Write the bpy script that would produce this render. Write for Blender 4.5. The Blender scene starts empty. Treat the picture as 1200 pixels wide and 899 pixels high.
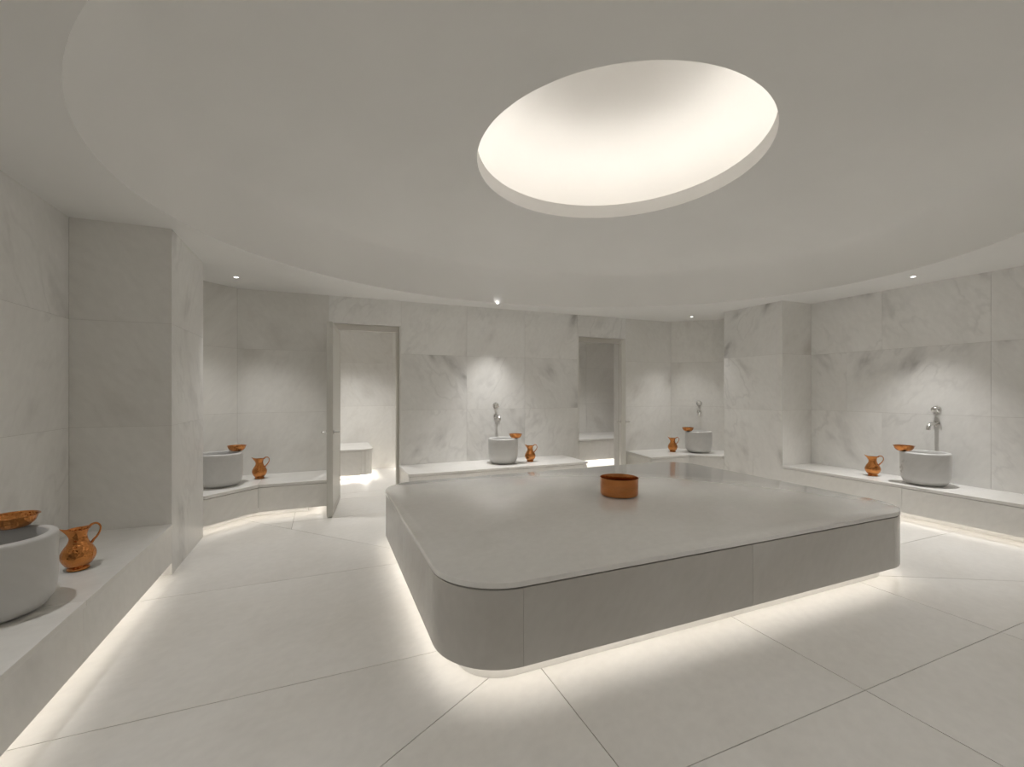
import bpy, bmesh, math, random
from mathutils import Vector, Matrix

random.seed(7)
SC = bpy.context.scene
COL = SC.collection

# ------------------------------------------------------------------ camera, world, exposure
YAW = math.atan(221 / 521)
cam_data = bpy.data.cameras.new('camera')
cam_data.sensor_width = 36.0
cam_data.lens = 521 / 1200 * 36.0
cam_data.shift_y = 9.5 / 1200
cam_data.clip_start = 0.02
cam = bpy.data.objects.new('camera', cam_data)
COL.objects.link(cam)
cam.location = (0.0, 0.0, 1.35)
cam.rotation_euler = (math.pi / 2, 0.0, -YAW)
SC.camera = cam

world = bpy.data.worlds.new('world')
SC.world = world
world.use_nodes = True
world.node_tree.nodes['Background'].inputs[0].default_value = (0.02, 0.02, 0.02, 1)
world.node_tree.nodes['Background'].inputs[1].default_value = 0.0

SC.view_settings.view_transform = 'Standard'
SC.view_settings.look = 'None'
SC.view_settings.gamma = 1.0
SC.view_settings.use_curve_mapping = False
SC.view_settings.exposure = 0.18
SC.cycles.diffuse_bounces = 10
SC.cycles.max_bounces = 14
SC.cycles.caustics_reflective = False
SC.cycles.caustics_refractive = False
SC.cycles.sample_clamp_indirect = 4.0

WARM = (1.0, 0.94, 0.85)          # colour of the cove strips
SPOT_WARM = (1.0, 0.98, 0.95)     # colour of the downlights
LED_BENCH = 5.3                  # emission of the strips under the benches
LED_PLATFORM = 5.6
LED_OCULUS = 16.0
LED_STEAM = 30.0
SPOT_FILL = 38.0                     # fill downlights added in the front half, out of the picture
SPOT_W = 140.0                    # downlights over the basins

# ------------------------------------------------------------------ key sizes of the room (metres)
CEIL = 2.55
XL, XR = -1.61, 6.14              # side walls
PL, PR = -1.03, 5.57              # pier and side bench faces
YB, YF = 6.0, -0.45               # back and front walls
PY0, PY1 = 4.0, 4.93              # far piers
QY0, QY1 = 0.25, 1.2              # piers nearer the viewer
BZ = 0.375                        # bench height
ROWS = (0.0, 1.10, 1.85, CEIL)    # courses of the wall panels

# ------------------------------------------------------------------ materials
def new_mat(name):
    m = bpy.data.materials.new(name)
    m.use_nodes = True
    nt = m.node_tree
    return m, nt, nt.nodes['Principled BSDF']


def N(nt, kind, **kw):
    n = nt.nodes.new(kind)
    for k, v in kw.items():
        setattr(n, k, v)
    return n


def ramp(nt, stops):
    r = N(nt, 'ShaderNodeValToRGB')
    e = r.color_ramp.elements
    e[0].position, e[0].color = stops[0]
    e[1].position, e[1].color = stops[-1]
    for p, c in stops[1:-1]:
        x = e.new(p)
        x.color = c
    return r


def marble(name, base, warm, vein, rough=0.3, vein_amount=0.8, vein_scale=0.9, seed=0.0,
           mottling=1.0, spec=0.5):
    """Veined marble: soft cloudy ground, sparse diagonal grey veins, another cut of stone per panel."""
    m, nt, bs = new_mat(name)
    L = nt.links.new
    tc = N(nt, 'ShaderNodeTexCoord')
    oi = N(nt, 'ShaderNodeObjectInfo')
    # every panel samples the stone somewhere else and at another tilt
    off = N(nt, 'ShaderNodeVectorMath', operation='MULTIPLY')
    comb = N(nt, 'ShaderNodeCombineXYZ')
    for i in range(3):
        L(oi.outputs['Random'], comb.inputs[i])
    L(comb.outputs[0], off.inputs[0])
    off.inputs[1].default_value = (37.0, 53.0, 71.0)
    add = N(nt, 'ShaderNodeVectorMath', operation='ADD')
    L(off.outputs[0], add.inputs[1])
    flip = N(nt, 'ShaderNodeMath', operation='GREATER_THAN')
    L(oi.outputs['Random'], flip.inputs[0])
    flip.inputs[1].default_value = 0.42
    fl = N(nt, 'ShaderNodeMapRange')
    fl.inputs['To Min'].default_value = -1.0
    L(flip.outputs[0], fl.inputs['Value'])
    fz = N(nt, 'ShaderNodeCombineXYZ')
    fz.inputs[0].default_value = fz.inputs[1].default_value = 1.0
    L(fl.outputs[0], fz.inputs[2])
    fm = N(nt, 'ShaderNodeVectorMath', operation='MULTIPLY')
    L(tc.outputs['Object'], fm.inputs[0])
    L(fz.outputs[0], fm.inputs[1])
    L(fm.outputs[0], add.inputs[0])
    # the bedding of the stone: everything is drawn out along one slanting axis
    axis = Vector((0.8 + seed * 0.3, 0.8, 1.25)).normalized()
    dot = N(nt, 'ShaderNodeVectorMath', operation='DOT_PRODUCT')
    L(add.outputs[0], dot.inputs[0])
    dot.inputs[1].default_value = axis
    sca = N(nt, 'ShaderNodeVectorMath', operation='SCALE')
    sca.inputs[0].default_value = axis
    dm = N(nt, 'ShaderNodeMath', operation='MULTIPLY')
    L(dot.outputs['Value'], dm.inputs[0])
    dm.inputs[1].default_value = 0.74
    L(dm.outputs[0], sca.inputs['Scale'])
    st = N(nt, 'ShaderNodeVectorMath', operation='SUBTRACT')
    L(add.outputs[0], st.inputs[0])
    L(sca.outputs[0], st.inputs[1])
    # cloudy ground
    n1 = N(nt, 'ShaderNodeTexNoise')
    n1.inputs['Scale'].default_value = 1.6
    n1.inputs['Detail'].default_value = 7
    n1.inputs['Roughness'].default_value = 0.6
    L(st.outputs[0], n1.inputs['Vector'])
    g = ramp(nt, [(0.3, (*warm, 1)), (0.62, (*base, 1))])
    L(n1.outputs['Fac'], g.inputs[0])
    # veins: soft slanting streaks, and a few hair lines, only where a wide mask lets them show
    n2 = N(nt, 'ShaderNodeTexNoise')
    n2.inputs['Scale'].default_value = 2.7 * vein_scale
    n2.inputs['Detail'].default_value = 4
    n2.inputs['Roughness'].default_value = 0.5
    n2.inputs['Distortion'].default_value = 0.12
    L(st.outputs[0], n2.inputs['Vector'])
    vr = ramp(nt, [(0.55, (0, 0, 0, 1)), (0.64, (0.3, 0.3, 0.3, 1)), (0.74, (1, 1, 1, 1))])
    L(n2.outputs['Fac'], vr.inputs[0])
    sub = N(nt, 'ShaderNodeMath', operation='SUBTRACT')
    L(n2.outputs['Fac'], sub.inputs[0])
    sub.inputs[1].default_value = 0.47
    ab = N(nt, 'ShaderNodeMath', operation='ABSOLUTE')
    L(sub.outputs[0], ab.inputs[0])
    hr = ramp(nt, [(0.0, (0.16, 0.16, 0.16, 1)), (0.03, (0, 0, 0, 1))])
    L(ab.outputs[0], hr.inputs[0])
    both = N(nt, 'ShaderNodeMath', operation='MAXIMUM')
    L(vr.outputs[0], both.inputs[0])
    L(hr.outputs[0], both.inputs[1])
    n3 = N(nt, 'ShaderNodeTexNoise')
    n3.inputs['Scale'].default_value = 1.5
    n3.inputs['Detail'].default_value = 2
    L(add.outputs[0], n3.inputs['Vector'])
    mk = ramp(nt, [(0.42, (0, 0, 0, 1)), (0.60, (1, 1, 1, 1))])
    L(n3.outputs['Fac'], mk.inputs[0])
    mul = N(nt, 'ShaderNodeMath', operation='MULTIPLY')
    L(both.outputs[0], mul.inputs[0])
    L(mk.outputs[0], mul.inputs[1])
    mul2 = N(nt, 'ShaderNodeMath', operation='MULTIPLY')
    L(mul.outputs[0], mul2.inputs[0])
    mul2.inputs[1].default_value = vein_amount
    mix = N(nt, 'ShaderNodeMix', data_type='RGBA')
    L(mul2.outputs[0], mix.inputs['Factor'])
    L(g.outputs[0], mix.inputs['A'])
    mix.inputs['B'].default_value = (*vein, 1)
    # fine grain, and a slight difference in tone from one slab to the next
    n4 = N(nt, 'ShaderNodeTexNoise')
    n4.inputs['Scale'].default_value = 26
    n4.inputs['Detail'].default_value = 4
    L(st.outputs[0], n4.inputs['Vector'])
    gr = N(nt, 'ShaderNodeMapRange')
    gr.inputs['To Min'].default_value = 1.0 - 0.07 * mottling
    gr.inputs['To Max'].default_value = 1.0 + 0.05 * mottling
    L(n4.outputs['Fac'], gr.inputs['Value'])
    tone = N(nt, 'ShaderNodeMapRange')
    tone.inputs['To Min'].default_value = 0.96
    tone.inputs['To Max'].default_value = 1.03
    L(oi.outputs['Random'], tone.inputs['Value'])
    mt = N(nt, 'ShaderNodeMath', operation='MULTIPLY')
    L(gr.outputs[0], mt.inputs[0])
    L(tone.outputs[0], mt.inputs[1])
    sc = N(nt, 'ShaderNodeVectorMath', operation='SCALE')
    L(mix.outputs['Result'], sc.inputs[0])
    L(mt.outputs[0], sc.inputs['Scale'])
    L(sc.outputs[0], bs.inputs['Base Color'])
    rr = N(nt, 'ShaderNodeMapRange')
    rr.inputs['To Min'].default_value = rough * 0.85
    rr.inputs['To Max'].default_value = rough * 1.2
    L(n1.outputs['Fac'], rr.inputs['Value'])
    L(rr.outputs[0], bs.inputs['Roughness'])
    bs.inputs['Specular IOR Level'].default_value = spec
    return m


def plaster(name, col, rough=0.85):
    m, nt, bs = new_mat(name)
    L = nt.links.new
    tc = N(nt, 'ShaderNodeTexCoord')
    n = N(nt, 'ShaderNodeTexNoise')
    n.inputs['Scale'].default_value = 1.3
    n.inputs['Detail'].default_value = 3
    L(tc.outputs['Object'], n.inputs['Vector'])
    r = ramp(nt, [(0.3, (*[c * 0.97 for c in col], 1)), (0.7, (*col, 1))])
    L(n.outputs['Fac'], r.inputs[0])
    L(r.outputs[0], bs.inputs['Base Color'])
    bs.inputs['Roughness'].default_value = rough
    bs.inputs['Specular IOR Level'].default_value = 0.2
    return m


def copper(name, col, rough, hammer):
    m, nt, bs = new_mat(name)
    L = nt.links.new
    tc = N(nt, 'ShaderNodeTexCoord')
    n = N(nt, 'ShaderNodeTexNoise')
    n.inputs['Scale'].default_value = 14
    n.inputs['Detail'].default_value = 4
    L(tc.outputs['Object'], n.inputs['Vector'])
    r = ramp(nt, [(0.3, (*[c * f for c, f in zip(col, (0.86, 0.78, 0.7))], 1)), (0.7, (*col, 1))])
    L(n.outputs['Fac'], r.inputs[0])
    L(r.outputs[0], bs.inputs['Base Color'])
    bs.inputs['Metallic'].default_value = 1.0
    rr = N(nt, 'ShaderNodeMapRange')
    rr.inputs['To Min'].default_value = rough * 0.8
    rr.inputs['To Max'].default_value = rough * 1.3
    L(n.outputs['Fac'], rr.inputs['Value'])
    L(rr.outputs[0], bs.inputs['Roughness'])
    if hammer:
        v = N(nt, 'ShaderNodeTexVoronoi')
        v.inputs['Scale'].default_value = 75
        L(tc.outputs['Object'], v.inputs['Vector'])
        b = N(nt, 'ShaderNodeBump')
        b.inputs['Strength'].default_value = hammer
        b.inputs['Distance'].default_value = 0.003
        L(v.outputs['Distance'], b.inputs['Height'])
        L(b.outputs[0], bs.inputs['Normal'])
    return m


def metal(name, col, rough):
    m, nt, bs = new_mat(name)
    n = N(nt, 'ShaderNodeTexNoise')
    n.inputs['Scale'].default_value = 40
    rr = N(nt, 'ShaderNodeMapRange')
    rr.inputs['To Min'].default_value = rough * 0.8
    rr.inputs['To Max'].default_value = rough * 1.25
    nt.links.new(n.outputs['Fac'], rr.inputs['Value'])
    nt.links.new(rr.outputs[0], bs.inputs['Roughness'])
    bs.inputs['Base Color'].default_value = (*col, 1)
    bs.inputs['Metallic'].default_value = 1.0
    return m


def glow(name, col, strength):
    m = bpy.data.materials.new(name)
    m.use_nodes = True
    nt = m.node_tree
    nt.nodes.clear()
    e = N(nt, 'ShaderNodeEmission')
    e.inputs[0].default_value = (*col, 1)
    e.inputs[1].default_value = strength
    o = N(nt, 'ShaderNodeOutputMaterial')
    nt.links.new(e.outputs[0], o.inputs[0])
    return m


M = {}
M['wall'] = marble('wall_marble', (0.83, 0.825, 0.81), (0.765, 0.755, 0.735), (0.27, 0.26, 0.25), 0.34, 1.0, 1.0)
M['plain'] = marble('plain_marble', (0.81, 0.80, 0.775), (0.765, 0.75, 0.72), (0.45, 0.42, 0.38), 0.36, 0.6, 0.8, 0.3)
M['bench'] = marble('bench_marble', (0.83, 0.82, 0.80), (0.78, 0.765, 0.735), (0.52, 0.505, 0.48), 0.3, 0.35, 1.0, 0.5)
M['floor'] = marble('floor_marble', (0.84, 0.825, 0.80), (0.79, 0.77, 0.735), (0.62, 0.60, 0.57), 0.40, 0.30, 1.0, 0.9)
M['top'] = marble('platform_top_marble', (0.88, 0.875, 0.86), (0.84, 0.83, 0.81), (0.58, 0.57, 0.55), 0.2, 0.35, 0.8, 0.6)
_b = M['top'].node_tree.nodes['Principled BSDF']
_b.inputs['Coat Weight'].default_value = 1.0
_b.inputs['Coat Roughness'].default_value = 0.11
M['side'] = marble('platform_shaded_side_marble', (0.55, 0.535, 0.51), (0.50, 0.48, 0.45), (0.39, 0.375, 0.35), 0.24, 0.45, 0.8, 0.7)  # colour darkened below the top's, to put shade into the sides
M['basin'] = marble('basin_marble', (0.61, 0.605, 0.595), (0.55, 0.545, 0.535), (0.41, 0.405, 0.40), 0.28, 0.35, 3.0, 0.2)
M['plaster'] = plaster('ceiling_plaster', (0.85, 0.845, 0.83))
M['white'] = plaster('oculus_plaster', (0.90, 0.89, 0.875))
M['grout'] = plaster('grout', (0.30, 0.27, 0.23))
M['core'] = plaster('wall_core', (0.55, 0.53, 0.50))
M['door'] = plaster('door_stone_lacquer', (0.66, 0.65, 0.61), 0.35)
M['frame'] = plaster('door_frame_lacquer', (0.60, 0.58, 0.54), 0.4)
M['copper'] = copper('hammered_copper', (0.66, 0.285, 0.095), 0.15, 0.9)
M['bright_copper'] = copper('polished_copper', (0.56, 0.235, 0.085), 0.12, 0.08)
M['chrome'] = metal('chrome', (0.74, 0.73, 0.71), 0.24)
M['led'] = glow('bench_strip_light', WARM, LED_BENCH)
M['led_platform'] = glow('platform_strip_light', WARM, LED_PLATFORM)
M['led_oculus'] = glow('oculus_strip_light', (1.0, 0.955, 0.885), LED_OCULUS)
M['led_steam'] = glow('steam_room_strip_light', WARM, LED_STEAM)
M['lamp'] = glow('downlight_lens', SPOT_WARM, 9.0)

# ------------------------------------------------------------------ mesh helpers
def link(name, bm, mat, parent=None, smooth=False, bevel=0.0, recalc=True):
    if bevel:
        bmesh.ops.bevel(bm, geom=[e for e in bm.edges if e.calc_face_angle(0) > 0.5], offset=bevel, segments=2,
                        profile=0.6, affect='EDGES')
    if recalc:
        bmesh.ops.recalc_face_normals(bm, faces=bm.faces[:])
    me = bpy.data.meshes.new(name)
    bm.to_mesh(me)
    bm.free()
    me.materials.append(mat)
    if smooth:
        me.shade_smooth()
        if smooth != 'all':
            me.set_sharp_from_angle(angle=math.radians(38))
    o = bpy.data.objects.new(name, me)
    COL.objects.link(o)
    if parent:
        o.parent = parent
        o.matrix_parent_inverse = parent.matrix_basis.inverted() if parent.get('world_parts') else Matrix()
    return o


def add_box(bm, x0, x1, y0, y1, z0, z1):
    vs = [bm.verts.new((x, y, z)) for z in (z0, z1) for x, y in ((x0, y0), (x1, y0), (x1, y1), (x0, y1))]
    for f in ((0, 1, 2, 3), (4, 5, 6, 7), (0, 1, 5, 4), (1, 2, 6, 5), (2, 3, 7, 6), (3, 0, 4, 7)):
        bm.faces.new([vs[i] for i in f])


def add_prism(bm, poly, z0, z1):
    a = [bm.verts.new((p[0], p[1], z0)) for p in poly]
    b = [bm.verts.new((p[0], p[1], z1)) for p in poly]
    bm.faces.new(a[::-1])
    bm.faces.new(b)
    n = len(poly)
    for i in range(n):
        bm.faces.new((a[i], a[(i + 1) % n], b[(i + 1) % n], b[i]))


def add_tube(bm, pts, radii, n=14, caps=True):
    pts = [Vector(p) for p in pts]
    if not hasattr(radii, '__len__'):
        radii = [radii] * len(pts)
    rings = []
    t0 = (pts[1] - pts[0]).normalized()
    ref = Vector((0, 0, 1)) if abs(t0.z) < 0.9 else Vector((1, 0, 0))
    u = t0.cross(ref).normalized()
    for i, p in enumerate(pts):
        t = (pts[min(i + 1, len(pts) - 1)] - pts[max(i - 1, 0)]).normalized()
        u = (u - t * u.dot(t)).normalized()
        v = t.cross(u)
        rings.append([bm.verts.new(p + (u * math.cos(k * 2 * math.pi / n) + v * math.sin(k * 2 * math.pi / n)) * radii[i])
                      for k in range(n)])
    for a, b in zip(rings, rings[1:]):
        for k in range(n):
            bm.faces.new((a[k], a[(k + 1) % n], b[(k + 1) % n], b[k]))
    if caps:
        bm.faces.new(rings[0][::-1])
        bm.faces.new(rings[-1])


def add_lathe(bm, prof, n=48, axis=None):
    """prof: (radius, height) pairs; axis maps (x, y, z) to a point."""
    axis = axis or (lambda x, y, z: (x, y, z))
    rings = []
    for r, z in prof:
        if r < 1e-6:
            rings.append([bm.verts.new(axis(0, 0, z))])
        else:
            rings.append([bm.verts.new(axis(r * math.cos(k * 2 * math.pi / n), r * math.sin(k * 2 * math.pi / n), z))
                          for k in range(n)])
    for a, b in zip(rings, rings[1:]):
        for k in range(n):
            j = (k + 1) % n
            if len(a) == 1 and len(b) == 1:
                continue
            if len(a) == 1:
                bm.faces.new((a[0], b[j], b[k]))
            elif len(b) == 1:
                bm.faces.new((a[k], a[j], b[0]))
            else:
                bm.faces.new((a[k], a[j], b[j], b[k]))


def smooth_profile(pts, per=5):
    """Catmull-Rom through the points of a profile."""
    out = []
    P = [pts[0]] + list(pts) + [pts[-1]]
    for i in range(1, len(P) - 2):
        p0, p1, p2, p3 = P[i - 1:i + 3]
        for s in range(per):
            t = s / per
            q = []
            for c in range(len(p1)):
                q.append(0.5 * (2 * p1[c] + (p2[c] - p0[c]) * t + (2 * p0[c] - 5 * p1[c] + 4 * p2[c] - p3[c]) * t * t
                                + (3 * p1[c] - p0[c] - 3 * p2[c] + p3[c]) * t ** 3))
            out.append(tuple(q))
    out.append(tuple(pts[-1]))
    return out


def clip(poly, a, b, c):
    """Keep the side of the line where a*x + b*y <= c."""
    out = []
    for i in range(len(poly)):
        p, q = poly[i], poly[(i + 1) % len(poly)]
        dp, dq = a * p[0] + b * p[1] - c, a * q[0] + b * q[1] - c
        if dp <= 0:
            out.append(p)
        if (dp < 0 < dq) or (dq < 0 < dp):
            t = dp / (dp - dq)
            out.append((p[0] + (q[0] - p[0]) * t, p[1] + (q[1] - p[1]) * t))
    return out


def offset(poly, d):
    """Move every edge of a counter-clockwise outline inwards by its own distance."""
    n = len(poly)
    if not hasattr(d, '__len__'):
        d = [d] * n
    lines = []
    for i in range(n):
        p, q = Vector(poly[i]), Vector(poly[(i + 1) % n])
        t = (q - p).normalized()
        nr = Vector((-t.y, t.x))
        lines.append((p + nr * d[i], t))
    out = []
    for i in range(n):
        (p, t), (q, s) = lines[i - 1], lines[i]
        den = t.x * s.y - t.y * s.x
        if abs(den) < 1e-6:
            out.append(tuple(q))
        else:
            k = ((q.x - p.x) * s.y - (q.y - p.y) * s.x) / den
            out.append(tuple(p + t * k))
    return out


def empty(name, label, cat, loc=(0, 0, 0), rotz=0.0, group=None):
    o = bpy.data.objects.new(name, None)
    o.empty_display_size = 0.1
    COL.objects.link(o)
    o.location = loc
    o.rotation_euler = (0, 0, rotz)
    tag(o, label, cat, group)
    return o


def tag(o, label, cat, group=None):
    o['label'] = label
    o['category'] = cat
    if group:
        o['group'] = group
    return o


def struct(name, bm, mat, label=None, cat=None, **kw):
    o = link(name, bm, mat, **kw)
    o['kind'] = 'structure'
    if label:
        o['label'] = label
        o['category'] = cat
    return o


def copy_thing(root, loc, rotz, label):
    r = root.copy()
    COL.objects.link(r)
    r.location = loc
    r.rotation_euler = (0, 0, rotz)
    r['label'] = label
    for ch in list(root.children):
        c = ch.copy()
        COL.objects.link(c)
        c.parent = r
        for g in list(ch.children):
            d = g.copy()
            COL.objects.link(d)
            d.parent = c
    return r


def world_child(name, bm, mat, parent, origin, **kw):
    """A part whose mesh is written in room coordinates under a thing standing at origin."""
    bmesh.ops.translate(bm, verts=bm.verts[:], vec=-Vector(origin))
    return link(name, bm, mat, parent, **kw)


# ------------------------------------------------------------------ wall panels
JOINT = 0.0020
TH = 0.02


def wall_panel(parent, p, q, z0, z1, mat, gap=(1, 1)):
    """A stone slab from p to q in plan (room on the left of p -> q), its face on that line."""
    p, q = Vector(p), Vector(q)
    t = (q - p).normalized()
    nb = Vector((t.y, -t.x))           # away from the room
    p = p + t * JOINT / 2 * gap[0]
    q = q - t * JOINT / 2 * gap[1]
    bm = bmesh.new()
    add_prism(bm, [tuple(p), tuple(p + nb * TH), tuple(q + nb * TH), tuple(q)], z0 + (JOINT / 2 if z0 > 0 else 0),
              z1 - (JOINT / 2 if z1 < CEIL else 0))
    return link('marble_panel', bm, mat, parent)


def clad(parent, p, q, splits, mat, rows=ROWS):
    """Courses of panels along p -> q; splits gives, per course, where the upright joints fall (0..1)."""
    p, q = Vector(p), Vector(q)
    for r in range(len(rows) - 1):
        cuts = [0.0] + list(splits[r] if splits and hasattr(splits[0], '__len__') else splits) + [1.0]
        for a, b in zip(cuts, cuts[1:]):
            wall_panel(parent, p.lerp(q, a), p.lerp(q, b), rows[r], rows[r + 1],
                       random.choice(mat) if isinstance(mat, list) else mat)


def wall_core(name, polys, label):
    bm = bmesh.new()
    for poly, z0, z1 in polys:
        add_prism(bm, poly, z0, z1)
    return struct(name, bm, M['core'], label, 'wall')


def rect(x0, x1, y0, y1):
    return [(x0, y0), (x1, y0), (x1, y1), (x0, y1)]


D1 = (0.06, 0.95)                 # left doorway
D2 = (3.66, 4.58)                 # right doorway
DH = 2.215                        # its head
CLX, CRX = -0.92, 5.53            # where the cut corners start on the back wall
CLY, CRY = YB - (CLX - XL), YB - (XR - CRX)
WT = 0.30                         # thickness of the back wall
E_ = 0.004                   # cores stand behind the slabs

w = wall_core('wall_left', [(rect(XL - 0.2, XL - E_, YF - 0.2, CLY), 0, CEIL)], 'left marble wall behind the long bench')
fy = lambda y, a, b: (y - a) / (b - a)
clad(w, (XL, PY0), (XL, QY1), [[fy(2.22, PY0, QY1), fy(3.16, PY0, QY1)][::-1]] * 3, M['wall'])
clad(w, (XL, CLY), (XL, PY1), [], M['wall'])
clad(w, (XL, QY0), (XL, YF), [], M['wall'])

w = wall_core('wall_right', [(rect(XR + E_, XR + 0.2, YF - 0.2, CRY), 0, CEIL)], 'right marble wall behind the long bench')
s2, s3 = fy(2.22, QY1, PY0), fy(3.16, QY1, PY0)
clad(w, (XR, QY1), (XR, PY0), [[s2, s3], [s2, 0.84], [s2, s3]], M['wall'])
clad(w, (XR, PY1), (XR, CRY), [], M['wall'])
clad(w, (XR, YF), (XR, QY0), [], M['wall'])


def pier(name, x0, x1, y0, y1, face_left, label):
    w = wall_core(name, [(rect(x0 + (0 if face_left else E_), x1 - (E_ if face_left else 0), y0 + E_, y1 - E_), 0, CEIL)], label)
    clad(w, (x1, y0), (x0, y0), [], M['plain'])                    # front
    clad(w, (x0, y1), (x1, y1), [], M['plain'])                    # back
    if face_left:
        clad(w, (x1, y1), (x1, y0), [], M['wall'])
    else:
        clad(w, (x0, y0), (x0, y1), [], M['wall'])
    return w


pier('wall_pier_left', XL, PL, PY0, PY1, True, 'projecting marble pier at the far end of the left bench')
pier('wall_pier_right', PR, XR, PY0, PY1, False, 'projecting marble pier at the far end of the right bench')
pier('wall_pier_near_left', XL, PL, QY0, QY1, True, 'marble pier closing the near end of the left bench')
pier('wall_pier_near_right', PR, XR, QY0, QY1, False, 'marble pier closing the near end of the right bench')

k = E_ * math.sqrt(2)
w = wall_core('wall_corner_left', [([(XL - k, CLY), (CLX, YB + k), (CLX - 0.3, YB + 0.3), (XL - 0.3, CLY + 0.3)], 0, CEIL)],
              'diagonal marble wall cutting the left back corner')
clad(w, (CLX, YB), (XL, CLY), [], M['plain'])
w = wall_core('wall_corner_right', [([(CRX, YB + k), (XR + k, CRY), (XR + 0.3, CRY + 0.3), (CRX + 0.3, YB + 0.3)], 0, CEIL)],
              'diagonal marble wall cutting the right back corner')
clad(w, (XR, CRY), (CRX, YB), [], M['plain'])

y0, y1 = YB + E_, YB + WT - E_
w = wall_core('wall_back', [(rect(CLX - 0.25, D1[0] - E_, y0, y1), 0, CEIL), (rect(D1[1] + E_, D2[0] - E_, y0, y1), 0, CEIL),
                            (rect(D2[1] + E_, CRX + 0.25, y0, y1), 0, CEIL),
                            (rect(D1[0] - E_, D1[1] + E_, y0, y1), DH + E_, CEIL), (rect(D2[0] - E_, D2[1] + E_, y0, y1), DH + E_, CEIL)],
              'back marble wall with two doorways')
clad(w, (D1[0], YB), (CLX, YB), [], M['plain'])
clad(w, (D2[0], YB), (D1[1], YB), [fy(2.751, D2[0], D1[1]), fy(1.855, D2[0], D1[1])], M['wall'])
clad(w, (CRX, YB), (D2[1], YB), [], M['plain'])
for d in (D1, D2):
    wall_panel(w, (d[1], YB), (d[0], YB), DH, CEIL, M['wall'])                      # lintel slab
    wall_panel(w, (d[0], YB), (d[0], YB + WT), 0, DH, M['plain'])                    # reveals
    wall_panel(w, (d[1], YB + WT), (d[1], YB), 0, DH, M['plain'])
    n_ = 4
    for i in range(n_):                                                              # soffit pieces of the doorway
        a, b = d[0] + (d[1] - d[0]) * i / n_, d[0] + (d[1] - d[0]) * (i + 1) / n_
        bm = bmesh.new()
        add_box(bm, a + 0.001, b - 0.001, YB + 0.022, YB + WT - 0.001, DH, DH + TH)
        link('soffit_panel', bm, M['plain'], w)

w = wall_core('wall_front', [(rect(XL - 0.2, XR + 0.2, YF - 0.2, YF - E_), 0, CEIL)], 'front marble wall behind the viewer')
clad(w, (XL, YF), (XR, YF), [i / 8 for i in range(1, 8)], M['wall'])

# ------------------------------------------------------------------ the two steam rooms behind the doorways
SY0, SY1 = YB + WT, 8.08
SCEIL = 2.42
SROWS = (0.0, 1.10, 1.85, SCEIL)


def steam_room(side, x0, x1):
    core = [(rect(x0 - 0.15, x1 + 0.15, SY1 + E_, SY1 + 0.2), 0, SCEIL), (rect(x0 - 0.15, x0 - E_, SY0, SY1 + E_), 0, SCEIL),
            (rect(x1 + E_, x1 + 0.15, SY0, SY1 + E_), 0, SCEIL)]
    w = wall_core('wall_steam_room_' + side, core, 'marble walls of the steam room behind the %s doorway' % side)
    clad(w, (x1, SY1), (x0, SY1), [0.33, 0.66], M['plain'], SROWS)
    clad(w, (x0, SY1), (x0, SY0), [0.5], M['plain'], SROWS)
    clad(w, (x1, SY0), (x1, SY1), [0.5], M['plain'], SROWS)
    bm = bmesh.new()
    add_box(bm, x0 - 0.15, x1 + 0.15, SY0, SY1 + 0.2, SCEIL, SCEIL + 0.1)
    struct('ceiling_steam_room_' + side, bm, M['plaster'], 'plain ceiling of the steam room behind the %s doorway' % side, 'ceiling')


steam_room('left', -0.75, 2.05)
steam_room('right', 3.0, 6.2)

# ------------------------------------------------------------------ floor
bm = bmesh.new()
add_box(bm, XL - 0.2, XR + 0.2, YF - 0.2, SY1 + 0.2, -0.12, -0.0045)
floor = struct('floor', bm, M['grout'], 'pale marble slab floor of the hammam', 'floor')


def floor_tile(poly):
    if len(poly) < 3:
        return
    area = sum(poly[i][0] * poly[(i + 1) % len(poly)][1] - poly[(i + 1) % len(poly)][0] * poly[i][1] for i in range(len(poly)))
    if abs(area) < 0.01:
        return
    if area < 0:
        poly = poly[::-1]
    clean = [p for i, p in enumerate(poly) if (Vector(p) - Vector(poly[i - 1])).length > 1e-4]
    bm = bmesh.new()
    add_prism(bm, offset(clean, 0.0021), -0.03, 0.0)
    link('floor_tile', bm, M['floor'], floor)


def half(p, q):
    """Coefficients of the line p -> q, keeping what lies on its left."""
    a, b = q[1] - p[1], -(q[0] - p[0])
    return a, b, a * p[0] + b * p[1]


def neg(h):
    return -h[0], -h[1], -h[2]


inner = (0.78, 3.64, 2.01, 3.65)              # below the platform
FL = half((-1.03, 0.93), (inner[0], inner[2]))       # mitre lines from the platform corners out to the room corners
FR = half((inner[1], inner[2]), (5.57, 0.95))
BL = half((inner[0], inner[3]), (-1.03, 5.70))
BR = half((5.57, 5.70), (inner[1], inner[3]))
ys = [YF, 2.28, 3.57, YB + 0.0]
for i in range(3):                            # left and right of the platform
    for lo, hi, a, b in ((XL, inner[0], FL, BL), (inner[1], XR, FR, BR)):
        p = rect(lo, hi, ys[i], ys[i + 1])
        p = clip(p, *a)
        p = clip(p, *b)
        floor_tile(p)
xs = [XL, -0.29, 0.978, 2.254, 3.5, 4.78, XR]
for i in range(len(xs) - 1):                  # before and behind the platform
    for ylo, yhi in ((YF, 1.226), (1.226, inner[2])):
        p = rect(xs[i], xs[i + 1], ylo, yhi)
        p = clip(p, *neg(FL))
        p = clip(p, *neg(FR))
        floor_tile(p)
    for ylo, yhi in ((inner[3], 5.13), (5.13, YB - 0.02)):
        p = rect(xs[i], xs[i + 1], ylo, yhi)
        p = clip(p, *neg(BL))
        p = clip(p, *neg(BR))
        floor_tile(p)
floor_tile(rect(inner[0], inner[1], inner[2], inner[3]))
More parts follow.
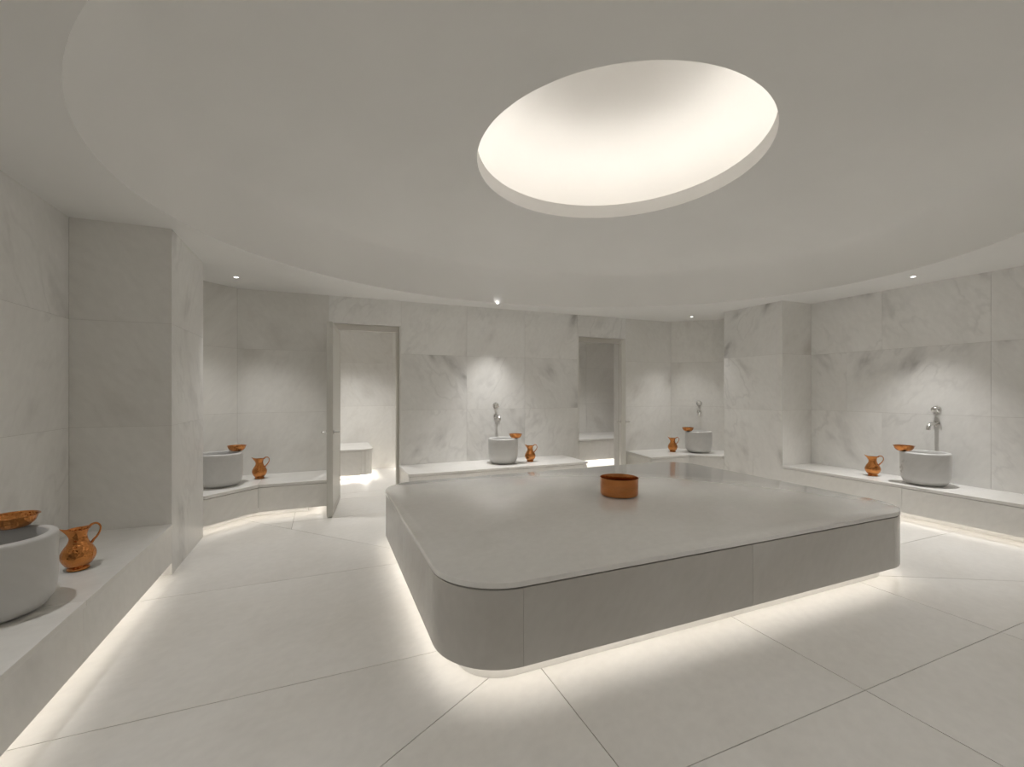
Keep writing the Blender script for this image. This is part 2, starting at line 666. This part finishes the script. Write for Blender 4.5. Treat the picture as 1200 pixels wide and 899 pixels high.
for x0, x1 in ((-0.75, 2.05), (3.0, 6.2)):
    for i in range(3):
        for j in range(2):
            a, b = x0 + (x1 - x0) * i / 3, x0 + (x1 - x0) * (i + 1) / 3
            c, d = SY0 + (SY1 - SY0) * j / 2, SY0 + (SY1 - SY0) * (j + 1) / 2
            floor_tile(rect(a, b, c, d))
for d in (D1, D2):
    floor_tile(rect(d[0], d[1], YB - 0.02, SY0))

# ------------------------------------------------------------------ ceiling: flat rim, oval dome, round lit oculus
EC, EA, EB = (2.16, 3.03), 3.235, 2.60
OC, OR_, OZ, OLIP = (2.25, 3.07), 1.16, 3.25, 0.135
NS = 160
bm = bmesh.new()
x0, x1, y0, y1 = XL - 0.2, XR + 0.2, YF - 0.2, YB + WT
ri, ro = [], []
for i in range(NS):
    th = 2 * math.pi * i / NS
    c, s = math.cos(th), math.sin(th)
    px, py = EC[0] + EA * c, EC[1] + EB * s
    dx, dy = px - EC[0], py - EC[1]
    tx = ((x1 - EC[0]) if dx > 0 else (x0 - EC[0])) / dx if abs(dx) > 1e-9 else 1e9
    ty = ((y1 - EC[1]) if dy > 0 else (y0 - EC[1])) / dy if abs(dy) > 1e-9 else 1e9
    t = min(tx, ty)
    ri.append((px, py))
    ro.append((EC[0] + dx * t, EC[1] + dy * t))
corners = [(x1, y1), (x0, y1), (x0, y0), (x1, y0)]
vi = [bm.verts.new((*p, CEIL)) for p in ri]
vo = [bm.verts.new((*p, CEIL)) for p in ro]
vt = [bm.verts.new((*p, CEIL + 0.12)) for p in ro]
for i in range(NS):
    j = (i + 1) % NS
    bm.faces.new((vi[i], vo[i], vo[j], vi[j]))
    a, b = ro[i], ro[j]
    for cx, cy in corners:                    # fill the corner where the outline turns
        if (abs(a[0] - cx) < 1e-6 and abs(b[1] - cy) < 1e-6 and abs(a[0] - b[0]) > 1e-6 and abs(a[1] - b[1]) > 1e-6) or \
           (abs(a[1] - cy) < 1e-6 and abs(b[0] - cx) < 1e-6 and abs(a[0] - b[0]) > 1e-6 and abs(a[1] - b[1]) > 1e-6):
            v = bm.verts.new((cx, cy, CEIL))
            bm.faces.new((vo[i], v, vo[j]))
bmesh.ops.delete(bm, geom=vt, context='VERTS')
for f in bm.faces:
    f.normal_update()
    if f.normal.z > 0:
        f.normal_flip()
ceiling = struct('ceiling', bm, M['plaster'], 'pale ceiling with an oval dome and a glowing round oculus', 'ceiling', recalc=False)

bm = bmesh.new()
rings = []
NR = 48
for k_ in range(NR + 1):
    s = k_ / NR
    s = s ** 2.0
    z = CEIL + (OZ - CEIL) * (0.55 * math.sqrt(1 - (1 - min(s / 0.13, 1.0)) ** 2) + 0.45 * (1 - (1 - s) ** 1.6))   # coved edge, shallow vault
    row = []
    for i in range(NS):
        th = 2 * math.pi * i / NS
        a = (EC[0] + EA * math.cos(th), EC[1] + EB * math.sin(th))
        b = (OC[0] + OR_ * math.cos(th), OC[1] + OR_ * math.sin(th))
        row.append(bm.verts.new((a[0] + (b[0] - a[0]) * s, a[1] + (b[1] - a[1]) * s, z)))
    rings.append(row)
for a, b in zip(rings, rings[1:]):
    for i in range(NS):
        j = (i + 1) % NS
        bm.faces.new((a[i], b[i], b[j], a[j]))
link('dome', bm, M['plaster'], ceiling, smooth='all')

bm = bmesh.new()
ax = lambda x, y, z: (x + OC[0], y + OC[1], z)
add_lathe(bm, [(OR_, OZ), (OR_, OZ + OLIP), (OR_ + 0.03, OZ + OLIP), (OR_ + 0.03, OZ + 0.06), (2.25, OZ + 0.06)], 128, ax)
link('oculus_rim', bm, M['white'], ceiling, smooth=True)
bm = bmesh.new()
prof = [(2.25, OZ + 0.06), (2.25, OZ + 0.12)]
for i in range(1, 21):
    a = math.pi / 2 * i / 20
    prof.append((2.25 * math.cos(a), OZ + 0.12 + 0.82 * math.sin(a)))
prof[-1] = (0.0, prof[-1][1])
add_lathe(bm, prof, 128, ax)
link('oculus_dome', bm, M['white'], ceiling, smooth='all')
bm = bmesh.new()
add_lathe(bm, [(1.21, OZ + 0.062), (1.21, OZ + 0.080), (1.25, OZ + 0.080), (1.25, OZ + 0.062)], 96, ax)
link('led_strip', bm, M['led_oculus'], ceiling)['label'] = 'hidden warm light strip around the oculus'

# ------------------------------------------------------------------ downlights
def make_downlight(loc, label, power, cone=89, tilt=math.radians(12)):
    t = empty('downlight', label, 'light', loc, 0, 'small downlights in the ceiling rim')
    bm = bmesh.new()
    add_lathe(bm, [(0.022, 0.0), (0.022, -0.006), (0.030, -0.004), (0.031, 0.0)], 24)
    link('trim_ring', bm, M['plaster'], t, smooth=True)
    bm = bmesh.new()
    add_lathe(bm, [(0.0, -0.003), (0.0215, -0.003)], 24)
    link('lens', bm, M['lamp'], t)
    ld = bpy.data.lights.new('downlight_beam', 'SPOT')
    ld.energy = power
    ld.color = SPOT_WARM
    ld.spot_size = math.radians(cone)
    ld.spot_blend = 1.0
    ld.shadow_soft_size = 0.016
    lo = bpy.data.objects.new('downlight_beam', ld)
    COL.objects.link(lo)
    lo.parent = t
    lo.location = (0, 0, -0.02)
    aim = Vector((2.25 - loc[0], 3.05 - loc[1], 0))          # tilted off the wall, towards the middle of the room
    if tilt and aim.length:
        lo.rotation_euler = Vector((aim.normalized().x * math.tan(tilt), aim.normalized().y * math.tan(tilt), -1)).to_track_quat('-Z', 'Y').to_euler()
    return t


for loc, f, lab in (((-0.84, 5.40), 0.5, 'tiny ceiling downlight over the left back corner basin, beside the projecting pier'),
                    ((2.17, 5.61), 1.0, 'tiny ceiling downlight over the basin on the middle bench'),
                    ((5.42, 5.42), 0.5, 'tiny ceiling downlight over the right back corner basin'),
                    ((5.65, 2.63), 1.0, 'tiny ceiling downlight over the basin on the long right bench'),
                    ((-1.36, 2.40), 0.28, 'tiny ceiling downlight over the near left basin, outside the picture')):
    make_downlight((*loc, CEIL - 0.0005), lab, SPOT_W * f)
for loc, lab in (((-0.84, 0.10), 'added fill downlight at the front left corner, behind the viewer'),
                 ((2.17, -0.02), 'added fill downlight by the middle of the front wall, behind the viewer'),
                 ((5.42, 0.10), 'added fill downlight at the front right corner, outside the picture')):
    make_downlight((*loc, CEIL - 0.0005), lab, SPOT_FILL, 84, math.radians(14))  # unseen lamps, added to lift the front floor and the bounce light

make_downlight((0.45, 7.0, SCEIL - 0.0005), 'added fill downlight inside the left steam room, hidden by the lintel', 95.0, 120, 0)  # unseen lamp, added to brighten the left steam room walls
make_downlight((4.6, 6.7, SCEIL - 0.0005), 'added fill downlight inside the right steam room, hidden by the lintel', 62.0, 120, 0)  # weaker unseen lamp, added to brighten the right steam room

# ------------------------------------------------------------------ benches with lit shadow gaps
LIP = 0.085                        # underside of the front slabs
UND = 0.135                        # underside of the body


def strip_along(bm, p, q, z0, z1, w):
    p, q = Vector(p), Vector(q)
    L_ = (q - p).length
    n = max(1, int(L_ / 0.3))
    t = (q - p).normalized()
    nr = Vector((-t.y, t.x)) * w / 2
    for i in range(n):
        a, b = p.lerp(q, i / n), p.lerp(q, (i + 1) / n - 0.0005)
        add_prism(bm, [tuple(a - nr), tuple(b - nr), tuple(b + nr), tuple(a + nr)], z0, z1)


def make_bench(poly, exposed, label, cuts=None, slabs=None, led='led', h=BZ, inset=0.2, name='marble_bench', lip=LIP, rounded=None):
    """poly: counter-clockwise outline; exposed: indices of its open edges; cuts: {edge: [fractions of upright joints]}."""
    n = len(poly)
    cuts = cuts or {}
    org = Vector((sum(p[0] for p in poly) / n, sum(p[1] for p in poly) / n, 0))
    t = empty(name, label, 'bench', org, 0, 'marble benches along the walls')
    e = lambda v, w_=0.0: [v if i in exposed else w_ for i in range(n)]
    und = lip + 0.03
    bm = bmesh.new()
    add_prism(bm, offset(poly, e(0.034, 0.003)), und, h - 0.0305)
    world_child('bench_body', bm, M['core'], t, org)
    bm = bmesh.new()
    add_prism(bm, offset(poly, e(inset, 0.003)), 0.0, und)
    world_child('plinth', bm, M['bench'], t, org)
    top = offset(poly, e(-0.011, 0.002))
    for piece in (slabs(top) if slabs else [top]):
        bm = bmesh.new()
        add_prism(bm, piece, h - 0.03, h)
        world_child('top_slab', bm, M['bench'], t, org, bevel=0.003)
    for i in exposed:
        p, q = Vector(poly[i]), Vector(poly[(i + 1) % n])
        d = (q - p).normalized()
        nr = Vector((-d.y, d.x))
        f = [0.0] + list(cuts.get(i, [])) + [1.0]
        for a, b in zip(f, f[1:]):
            A, B = p.lerp(q, a) + d * 0.001, p.lerp(q, b) - d * 0.001
            if i - 1 in exposed or (i == 0 and n - 1 in exposed):
                pass
            bm = bmesh.new()
            add_prism(bm, [tuple(A), tuple(B), tuple(B + nr * 0.02), tuple(A + nr * 0.02)], lip, h - 0.037)
            world_child('front_panel', bm, M['bench'], t, org)
    bm = bmesh.new()
    ln = offset(poly, e(0.075, 0.03))
    for i in exposed:
        strip_along(bm, ln[i], ln[(i + 1) % n], und - 0.010, und - 0.001, 0.022)
    world_child('led_strip', bm, M[led], t, org)['label'] = 'warm light strip hidden under the bench edge'
    return t


def split_y(y):
    return lambda top: [clip(top, 0, 1, y - 0.001), clip(top, 0, -1, -(y + 0.001))]


def split_x(x):
    return lambda top: [clip(top, 1, 0, x - 0.001), clip(top, -1, 0, -(x + 0.001))]


JY = 2.69
make_bench([(XL, QY1), (PL, QY1), (PL, PY0), (XL, PY0)], [1], 'long marble bench along the left wall, nearest the viewer',
           {1: [fy(JY, QY1, PY0)]}, split_y(JY))
make_bench([(PR, QY1), (XR, QY1), (XR, PY0), (PR, PY0)], [3], 'long marble bench along the right wall beyond the platform',
           {3: [1 - fy(JY, QY1, PY0)]}, split_y(JY))
BF = 5.29
make_bench([(0.93, BF), (3.38, BF), (3.38, YB), (0.93, YB)], [0, 1, 3], 'short marble bench between the two doorways on the back wall',
           {0: [0.52]}, split_x(2.20))
make_bench([(PL - 0.001, PY1 + 0.001), (-0.63, 5.33), (0.035, 5.33), (0.035, YB), (CLX, YB), (XL, CLY), (XL, PY1 + 0.001)], [0, 1, 2],
           'angled corner bench of marble left of the open door', None, split_x(-0.63))
make_bench([(4.47, 5.26), (5.22, 5.26), (PR + 0.001, PY1 + 0.001), (XR, PY1 + 0.001), (XR, CRY), (CRX, YB), (4.60, YB)], [0, 1, 6],
           'angled corner bench of marble right of the right doorway', None, split_x(5.22))


def round_corner(poly, idx, r, n=8):
    out = []
    for i, p in enumerate(poly):
        if i not in idx:
            out.append(p)
            continue
        P, A, B = Vector(p), Vector(poly[i - 1]), Vector(poly[(i + 1) % len(poly)])
        a, b = P + (A - P).normalized() * r, P + (B - P).normalized() * r
        c = a + b - P
        for k_ in range(n + 1):
            s = k_ / n * math.pi / 2
            out.append(tuple(c + (a - c) * math.cos(s) + (b - c) * math.sin(s)))
    return out


lb = round_corner([(-0.74, 7.10), (0.70, 7.10), (0.70, SY1 - 0.001), (-0.74, SY1 - 0.001)], [1], 0.16)
make_bench(lb, list(range(0, len(lb) - 2)), 'floating round-cornered bench inside the left steam room', None, None, 'led_steam', 0.475, 0.2)
make_bench([(1.22, SY0 + 0.2), (2.04, SY0 + 0.2), (2.04, SY1 - 0.001), (1.22, SY1 - 0.001)], [3],
           'bench along the side wall of the left steam room, mostly hidden', None, None, 'led_steam', 0.475, 0.2)
make_bench([(3.01, 6.98), (6.19, 6.98), (6.19, SY1 - 0.001), (3.01, SY1 - 0.001)], [0], 'deep bench inside the right steam room', {0: [0.36]},
           None, 'led_steam', 0.475, 0.2)

# ------------------------------------------------------------------ central heated platform
PX0, PX1, PYA, PYB, PH, PZB = 0.49, 4.02, 1.82, 4.26, 0.50, 0.11
plat = empty('marble_platform', 'large round-cornered marble platform standing in the middle of the room', 'platform', ((PX0 + PX1) / 2, (PYA + PYB) / 2, 0))
porg = plat.location.copy()


def rrect(x0, x1, y0, y1, r, n=14):
    return round_corner(rect(x0, x1, y0, y1), [0, 1, 2, 3], r, n)


bm = bmesh.new()
prof = [(0.010, PH - 0.030), (0.0, PH - 0.026), (0.0, PH - 0.008), (0.003, PH - 0.002), (0.009, PH)]
loops = []
for d, z in prof:
    loops.append([bm.verts.new((x, y, z)) for x, y in rrect(PX0 + d, PX1 - d, PYA + d, PYB - d, 0.34 - d)])
for a, b in zip(loops, loops[1:]):
    for i in range(len(a)):
        j = (i + 1) % len(a)
        bm.faces.new((a[i], a[j], b[j], b[i]))
bm.faces.new(loops[0][::-1])
bm.faces.new(loops[-1])
world_child('top_slab', bm, M['top'], plat, porg, smooth=True)
bm = bmesh.new()
add_prism(bm, rrect(PX0 + 0.03, PX1 - 0.03, PYA + 0.03, PYB - 0.03, 0.31), PZB + 0.03, PH - 0.0305)
world_child('platform_body', bm, M['core'], plat, porg)
bm = bmesh.new()
add_prism(bm, rrect(PX0 + 0.12, PX1 - 0.12, PYA + 0.12, PYB - 0.12, 0.22), 0.0005, PZB + 0.03)
world_child('plinth', bm, M['bench'], plat, porg, smooth=True)


def skirt(pts):
    """A thin slab bent along pts in plan."""
    pts = [Vector(p) for p in pts]
    out_, in_ = [], []
    for i, p in enumerate(pts):
        t = (pts[min(i + 1, len(pts) - 1)] - pts[max(i - 1, 0)]).normalized()
        out_.append(p)
        in_.append(p + Vector((-t.y, t.x)) * 0.02)
    bm = bmesh.new()
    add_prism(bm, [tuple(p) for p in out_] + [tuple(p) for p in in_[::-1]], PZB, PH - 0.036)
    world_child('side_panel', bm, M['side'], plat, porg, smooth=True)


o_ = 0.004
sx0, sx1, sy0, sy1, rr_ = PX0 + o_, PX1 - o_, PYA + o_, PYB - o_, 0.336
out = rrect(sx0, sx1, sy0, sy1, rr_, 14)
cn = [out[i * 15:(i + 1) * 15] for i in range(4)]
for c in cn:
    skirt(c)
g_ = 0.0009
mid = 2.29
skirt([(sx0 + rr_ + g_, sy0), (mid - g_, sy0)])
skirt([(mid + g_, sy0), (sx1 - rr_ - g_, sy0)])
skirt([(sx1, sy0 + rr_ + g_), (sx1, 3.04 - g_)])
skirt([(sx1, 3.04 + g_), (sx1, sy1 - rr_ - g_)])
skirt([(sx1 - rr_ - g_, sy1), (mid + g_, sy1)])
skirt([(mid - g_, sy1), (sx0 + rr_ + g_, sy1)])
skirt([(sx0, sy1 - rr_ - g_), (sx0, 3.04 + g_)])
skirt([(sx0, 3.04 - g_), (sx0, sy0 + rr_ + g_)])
bm = bmesh.new()
led_line = rrect(PX0 + 0.07, PX1 - 0.07, PYA + 0.07, PYB - 0.07, 0.27, 6)
for i in range(len(led_line)):
    strip_along(bm, led_line[i], led_line[(i + 1) % len(led_line)], PZB + 0.020, PZB + 0.029, 0.022)
world_child('led_strip', bm, M['led_platform'], plat, porg)['label'] = 'warm light strip hidden under the platform edge'

# ------------------------------------------------------------------ doors
def make_door(n, hinge, ang, label, flip):
    """A pivot leaf standing open; local +X runs from the hinge to the free edge."""
    W, T, H_ = 0.86, 0.055, 2.10
    bm = bmesh.new()
    add_box(bm, 0.0, W, -T / 2, T / 2, 0.008, H_)
    o = struct('door_%d' % n, bm, M['door'], label, 'door', bevel=0.004)
    o.location = (*hinge, 0)
    o.rotation_euler = (0, 0, ang)
    for s in (-1, 1):                                  # raised border of the leaf on both faces
        bm = bmesh.new()
        b0, b1, y = 0.05, 0.006, s * (T / 2 + 0.003)
        ya, yb = sorted((s * T / 2, y))
        add_box(bm, 0.01, b0, ya, yb, 0.02, H_ - 0.01)
        add_box(bm, W - b0, W - 0.01, ya, yb, 0.02, H_ - 0.01)
        add_box(bm, b0, W - b0, ya, yb, H_ - 0.06, H_ - 0.01)
        add_box(bm, b0, W - b0, ya, yb, 0.02, 0.08)
        link('leaf_border', bm, M['frame'], o)
    for s in (-1, 1):
        bm = bmesh.new()
        y = s * (T / 2 + 0.003)
        add_lathe(bm, [(0.0, 0), (0.024, 0), (0.024, 0.008), (0.0, 0.008)], 20,
                  lambda x, yy, z, y=y, s=s: (W - 0.06 + x, y + s * z, 0.91 + yy))
        add_tube(bm, [(W - 0.06, y, 0.91), (W - 0.06, y + s * 0.045, 0.91), (W - 0.075, y + s * 0.055, 0.91), (W - 0.18, y + s * 0.055, 0.91)],
                 0.009, 12)
        link('door_handle', bm, M['chrome'], o, smooth=True)
    return o


a1 = math.atan2(5.155 - 5.97, 0.065 - 0.165)
make_door(1, (0.165, 5.985), a1, 'pale door leaf standing open before the left doorway', 1)
a2 = math.atan2(5.26 - 5.97, 3.985 - 4.46)
make_door(2, (4.46, 5.985), a2, 'pale door leaf standing open before the right doorway, seen edge-on', -1)
for n, d in ((1, D1), (2, D2)):
    bm = bmesh.new()
    y0, y1, fw = YB + 0.05, YB + 0.13, 0.055
    z1 = DH - 0.0005
    add_box(bm, d[0] + 0.0005, d[0] + fw, y0, y1, 0, z1)
    add_box(bm, d[1] - fw, d[1] - 0.0005, y0, y1, 0, z1)
    add_box(bm, d[0] + fw, d[1] - fw, y0, y1, z1 - 0.075, z1)
    struct('trim_%d' % n, bm, M['frame'], 'stone-grey frame inside the %s doorway' % ('left', 'right')[n - 1], 'door frame')

# ------------------------------------------------------------------ basins
bas = empty('marble_basin', 'marble wash basin on the long left bench, cut by the picture edge', 'basin', (-1.325, 2.665, BZ), 0, 'marble basins on the benches')
bm = bmesh.new()
prof = [(0.0, 0.0), (0.125, 0.0), (0.150, 0.006), (0.172, 0.024), (0.189, 0.052), (0.198, 0.090), (0.2015, 0.14), (0.203, 0.22), (0.203, 0.325),
        (0.2015, 0.333), (0.197, 0.338), (0.190, 0.340), (0.176, 0.340), (0.170, 0.338), (0.166, 0.332), (0.165, 0.30),
        (0.164, 0.16), (0.158, 0.11), (0.142, 0.075), (0.11, 0.055), (0.05, 0.048), (0.022, 0.047), (0.020, 0.040), (0.0, 0.040)]
add_lathe(bm, prof, 72)
link('bowl', bm, M['basin'], bas, smooth=True)
bm = bmesh.new()
add_lathe(bm, [(0.0, 0.0480), (0.016, 0.0480), (0.0195, 0.046), (0.0195, 0.0405)], 24)
link('drain', bm, M['chrome'], bas, smooth=True)
for (x, y), rz, lab in (((-0.985, 5.43), 0.7, 'marble basin on the left corner bench, half hidden by the pier'),
                        ((2.265, 5.65), 2.1, 'marble basin in the middle of the back bench between the doorways'),
                        ((5.56, 5.42), 3.3, 'marble basin on the right corner bench, beside the pier'),
                        ((5.83, 2.61), 4.4, 'marble basin on the long right bench under the wall tap')):
    copy_thing(bas, (x, y, BZ), rz, lab)

# ------------------------------------------------------------------ taps on the walls (local +Y points into the room)
tap = empty('wall_tap', 'chrome wall tap and round valve over the long right bench basin', 'tap', (XR, 2.645, 1.0), 0, 'chrome taps on the marble walls')
toY = lambda x, y, z: (x, z, y)
bm = bmesh.new()
add_lathe(bm, [(0.0, 0.0), (0.031, 0.0), (0.031, 0.006), (0.027, 0.010), (0.0, 0.010)], 28, toY)
link('spout_flange', bm, M['chrome'], tap, smooth=True)
bm = bmesh.new()
path = smooth_profile([(0, 0.008, 0), (0, 0.07, 0.004), (0, 0.115, 0.002), (0, 0.148, -0.010), (0, 0.166, -0.032), (0, 0.171, -0.060)], 5)
add_tube(bm, path, [0.0165] * 8 + [0.0180] * (len(path) - 8), 18)
link('spout', bm, M['chrome'], tap, smooth=True)
bm = bmesh.new()
add_lathe(bm, [(0.0, 0.0), (0.041, 0.0), (0.042, 0.004), (0.039, 0.010), (0.0, 0.011)], 32, lambda x, y, z: (x, z, y + 0.155))
link('valve_plate', bm, M['chrome'], tap, smooth=True)
bm = bmesh.new()
add_lathe(bm, [(0.019, 0.010), (0.019, 0.034), (0.026, 0.038), (0.029, 0.046), (0.028, 0.060), (0.022, 0.065), (0.0, 0.066)], 28,
          lambda x, y, z: (x, z, y + 0.155))
add_tube(bm, [(0.0, 0.052, 0.155), (-0.026, 0.054, 0.140), (-0.038, 0.056, 0.132)], [0.008, 0.007, 0.006], 10)
link('valve_handle', bm, M['chrome'], tap, smooth=True)
tap.rotation_euler = (0, 0, math.pi / 2)
copy_thing(tap, (2.285, YB, 1.0), math.pi, 'chrome wall tap and round valve over the middle back basin')
copy_thing(tap, (5.845, 11.53 - 5.845, 1.0), math.pi * 0.75, 'chrome wall tap and round valve on the right corner diagonal wall')

# ------------------------------------------------------------------ copper jugs
RJ = -YAW                           # the jugs turn their spouts to the viewer's left
jug = empty('copper_jug', 'hammered copper jug beside the near left basin', 'jug', (-1.238, 3.175, BZ), RJ + 1.10, 'copper jugs on the benches')
outer = smooth_profile([(0.038, 0.0), (0.047, 0.003), (0.047, 0.012), (0.043, 0.018), (0.060, 0.038), (0.073, 0.066), (0.074, 0.092), (0.062, 0.120),
                        (0.046, 0.146), (0.038, 0.170), (0.037, 0.188), (0.042, 0.208), (0.048, 0.222)], 4)
inner_ = [(r - 0.0025, z) for r, z in outer[::-1] if z > 0.03]
bm = bmesh.new()
add_lathe(bm, [(0.0, 0.002)] + outer + inner_ + [(0.0, 0.032)], 56)
for v in bm.verts:                  # pull the lip out and up into a pouring spout on -X, raise it towards the handle
    x, y, z = v.co
    if z > 0.165:
        a = math.atan2(y, -x)
        up = ((z - 0.165) / 0.057) ** 1.5
        s = math.exp(-(a / 0.42) ** 2) * up
        v.co.x -= 0.034 * s
        v.co.z += 0.020 * s
        v.co.y *= 1 - 0.22 * s
        b = math.exp(-((math.pi - abs(a)) / 0.6) ** 2) * up
        v.co.z += 0.008 * b
link('body', bm, M['copper'], jug, smooth=True)
bm = bmesh.new()
path = smooth_profile([(0.043, 0, 0.216), (0.056, 0, 0.232), (0.078, 0, 0.234), (0.094, 0, 0.216), (0.094, 0, 0.190), (0.080, 0, 0.162),
                       (0.066, 0, 0.146), (0.056, 0, 0.130)], 5)
add_tube(bm, path, [0.0055 + 0.0012 * math.cos(i / (len(path) - 1) * math.pi * 2) for i in range(len(path))], 12)
link('handle', bm, M['copper'], jug, smooth=True)
for (x, y), rz, lab in (((-0.66, 5.70), RJ + 0.45, 'copper jug on the left corner bench, beside the half-hidden basin'),
                        ((2.655, 5.61), RJ - 0.05, 'copper jug on the back bench between the doorways'),
                        ((5.215, 5.62), RJ - 0.35, 'copper jug on the right corner bench, against the back wall'),
                        ((5.86, 3.11), RJ - 0.65, 'copper jug on the long right bench, between pier and basin')):
    copy_thing(jug, (x, y, BZ), rz, lab)

# ------------------------------------------------------------------ small copper bowls perched on the basin rims
bowl = empty('copper_bowl', 'shallow copper bowl on the rim of the near left basin', 'bowl', (0, 0, 0), 0, 'copper bowls on the basin rims')
ob = smooth_profile([(0.048, 0.0), (0.060, 0.006), (0.075, 0.022), (0.084, 0.042), (0.087, 0.053), (0.094, 0.0555)], 4)
ib = [(r - 0.0022, z + 0.0012) for r, z in ob[::-1]]
bm = bmesh.new()
add_lathe(bm, [(0.0, 0.0)] + ob + ib + [(0.0, 0.003)], 56)
link('bowl_body', bm, M['copper'], bowl, smooth=True)
bm = bmesh.new()
add_lathe(bm, [(0.0, 0.0030), (0.012, 0.0062), (0.018, 0.0058), (0.023, 0.0036)], 28)
link('bowl_boss', bm, M['copper'], bowl, smooth=True)
RIMZ = BZ + 0.3405


def perch(basin, ang, out_):
    return (basin[0] + math.cos(ang) * out_, basin[1] + math.sin(ang) * out_, RIMZ)


bowl.location = perch((-1.325, 2.665), math.radians(95), 0.160)
for b, ang, lab in (((-0.985, 5.43), 40, 'shallow copper bowl on the rim of the left corner basin'),
                    ((2.265, 5.65), -25, 'shallow copper bowl on the rim of the middle back basin'),
                    ((5.56, 5.42), 158, 'shallow copper bowl on the rim of the right corner basin'),
                    ((5.83, 2.61), 125, 'shallow copper bowl on the rim of the long right bench basin')):
    copy_thing(bowl, perch(b, math.radians(ang), 0.17), 0.3, lab)

# ------------------------------------------------------------------ wide copper bowl in the middle of the platform
wide = empty('copper_bowl', 'wide straight-sided copper bowl alone on the central platform', 'bowl', (2.245, 3.03, PH))
bm = bmesh.new()
ow = [(0.0, 0.0), (0.135, 0.0), (0.146, 0.003), (0.1515, 0.010), (0.153, 0.020), (0.1535, 0.08), (0.1545, 0.138), (0.1565, 0.142), (0.1565, 0.1455),
      (0.1535, 0.1465), (0.1515, 0.142), (0.1505, 0.08), (0.150, 0.022), (0.147, 0.010), (0.138, 0.005), (0.0, 0.004)]
add_lathe(bm, ow, 80)
link('bowl_body', bm, M['bright_copper'], wide, smooth=True)
bm = bmesh.new()
add_lathe(bm, [(0.0, 0.0045), (0.030, 0.012), (0.042, 0.011), (0.052, 0.0055)], 36)
link('bowl_boss', bm, M['bright_copper'], wide, smooth=True)
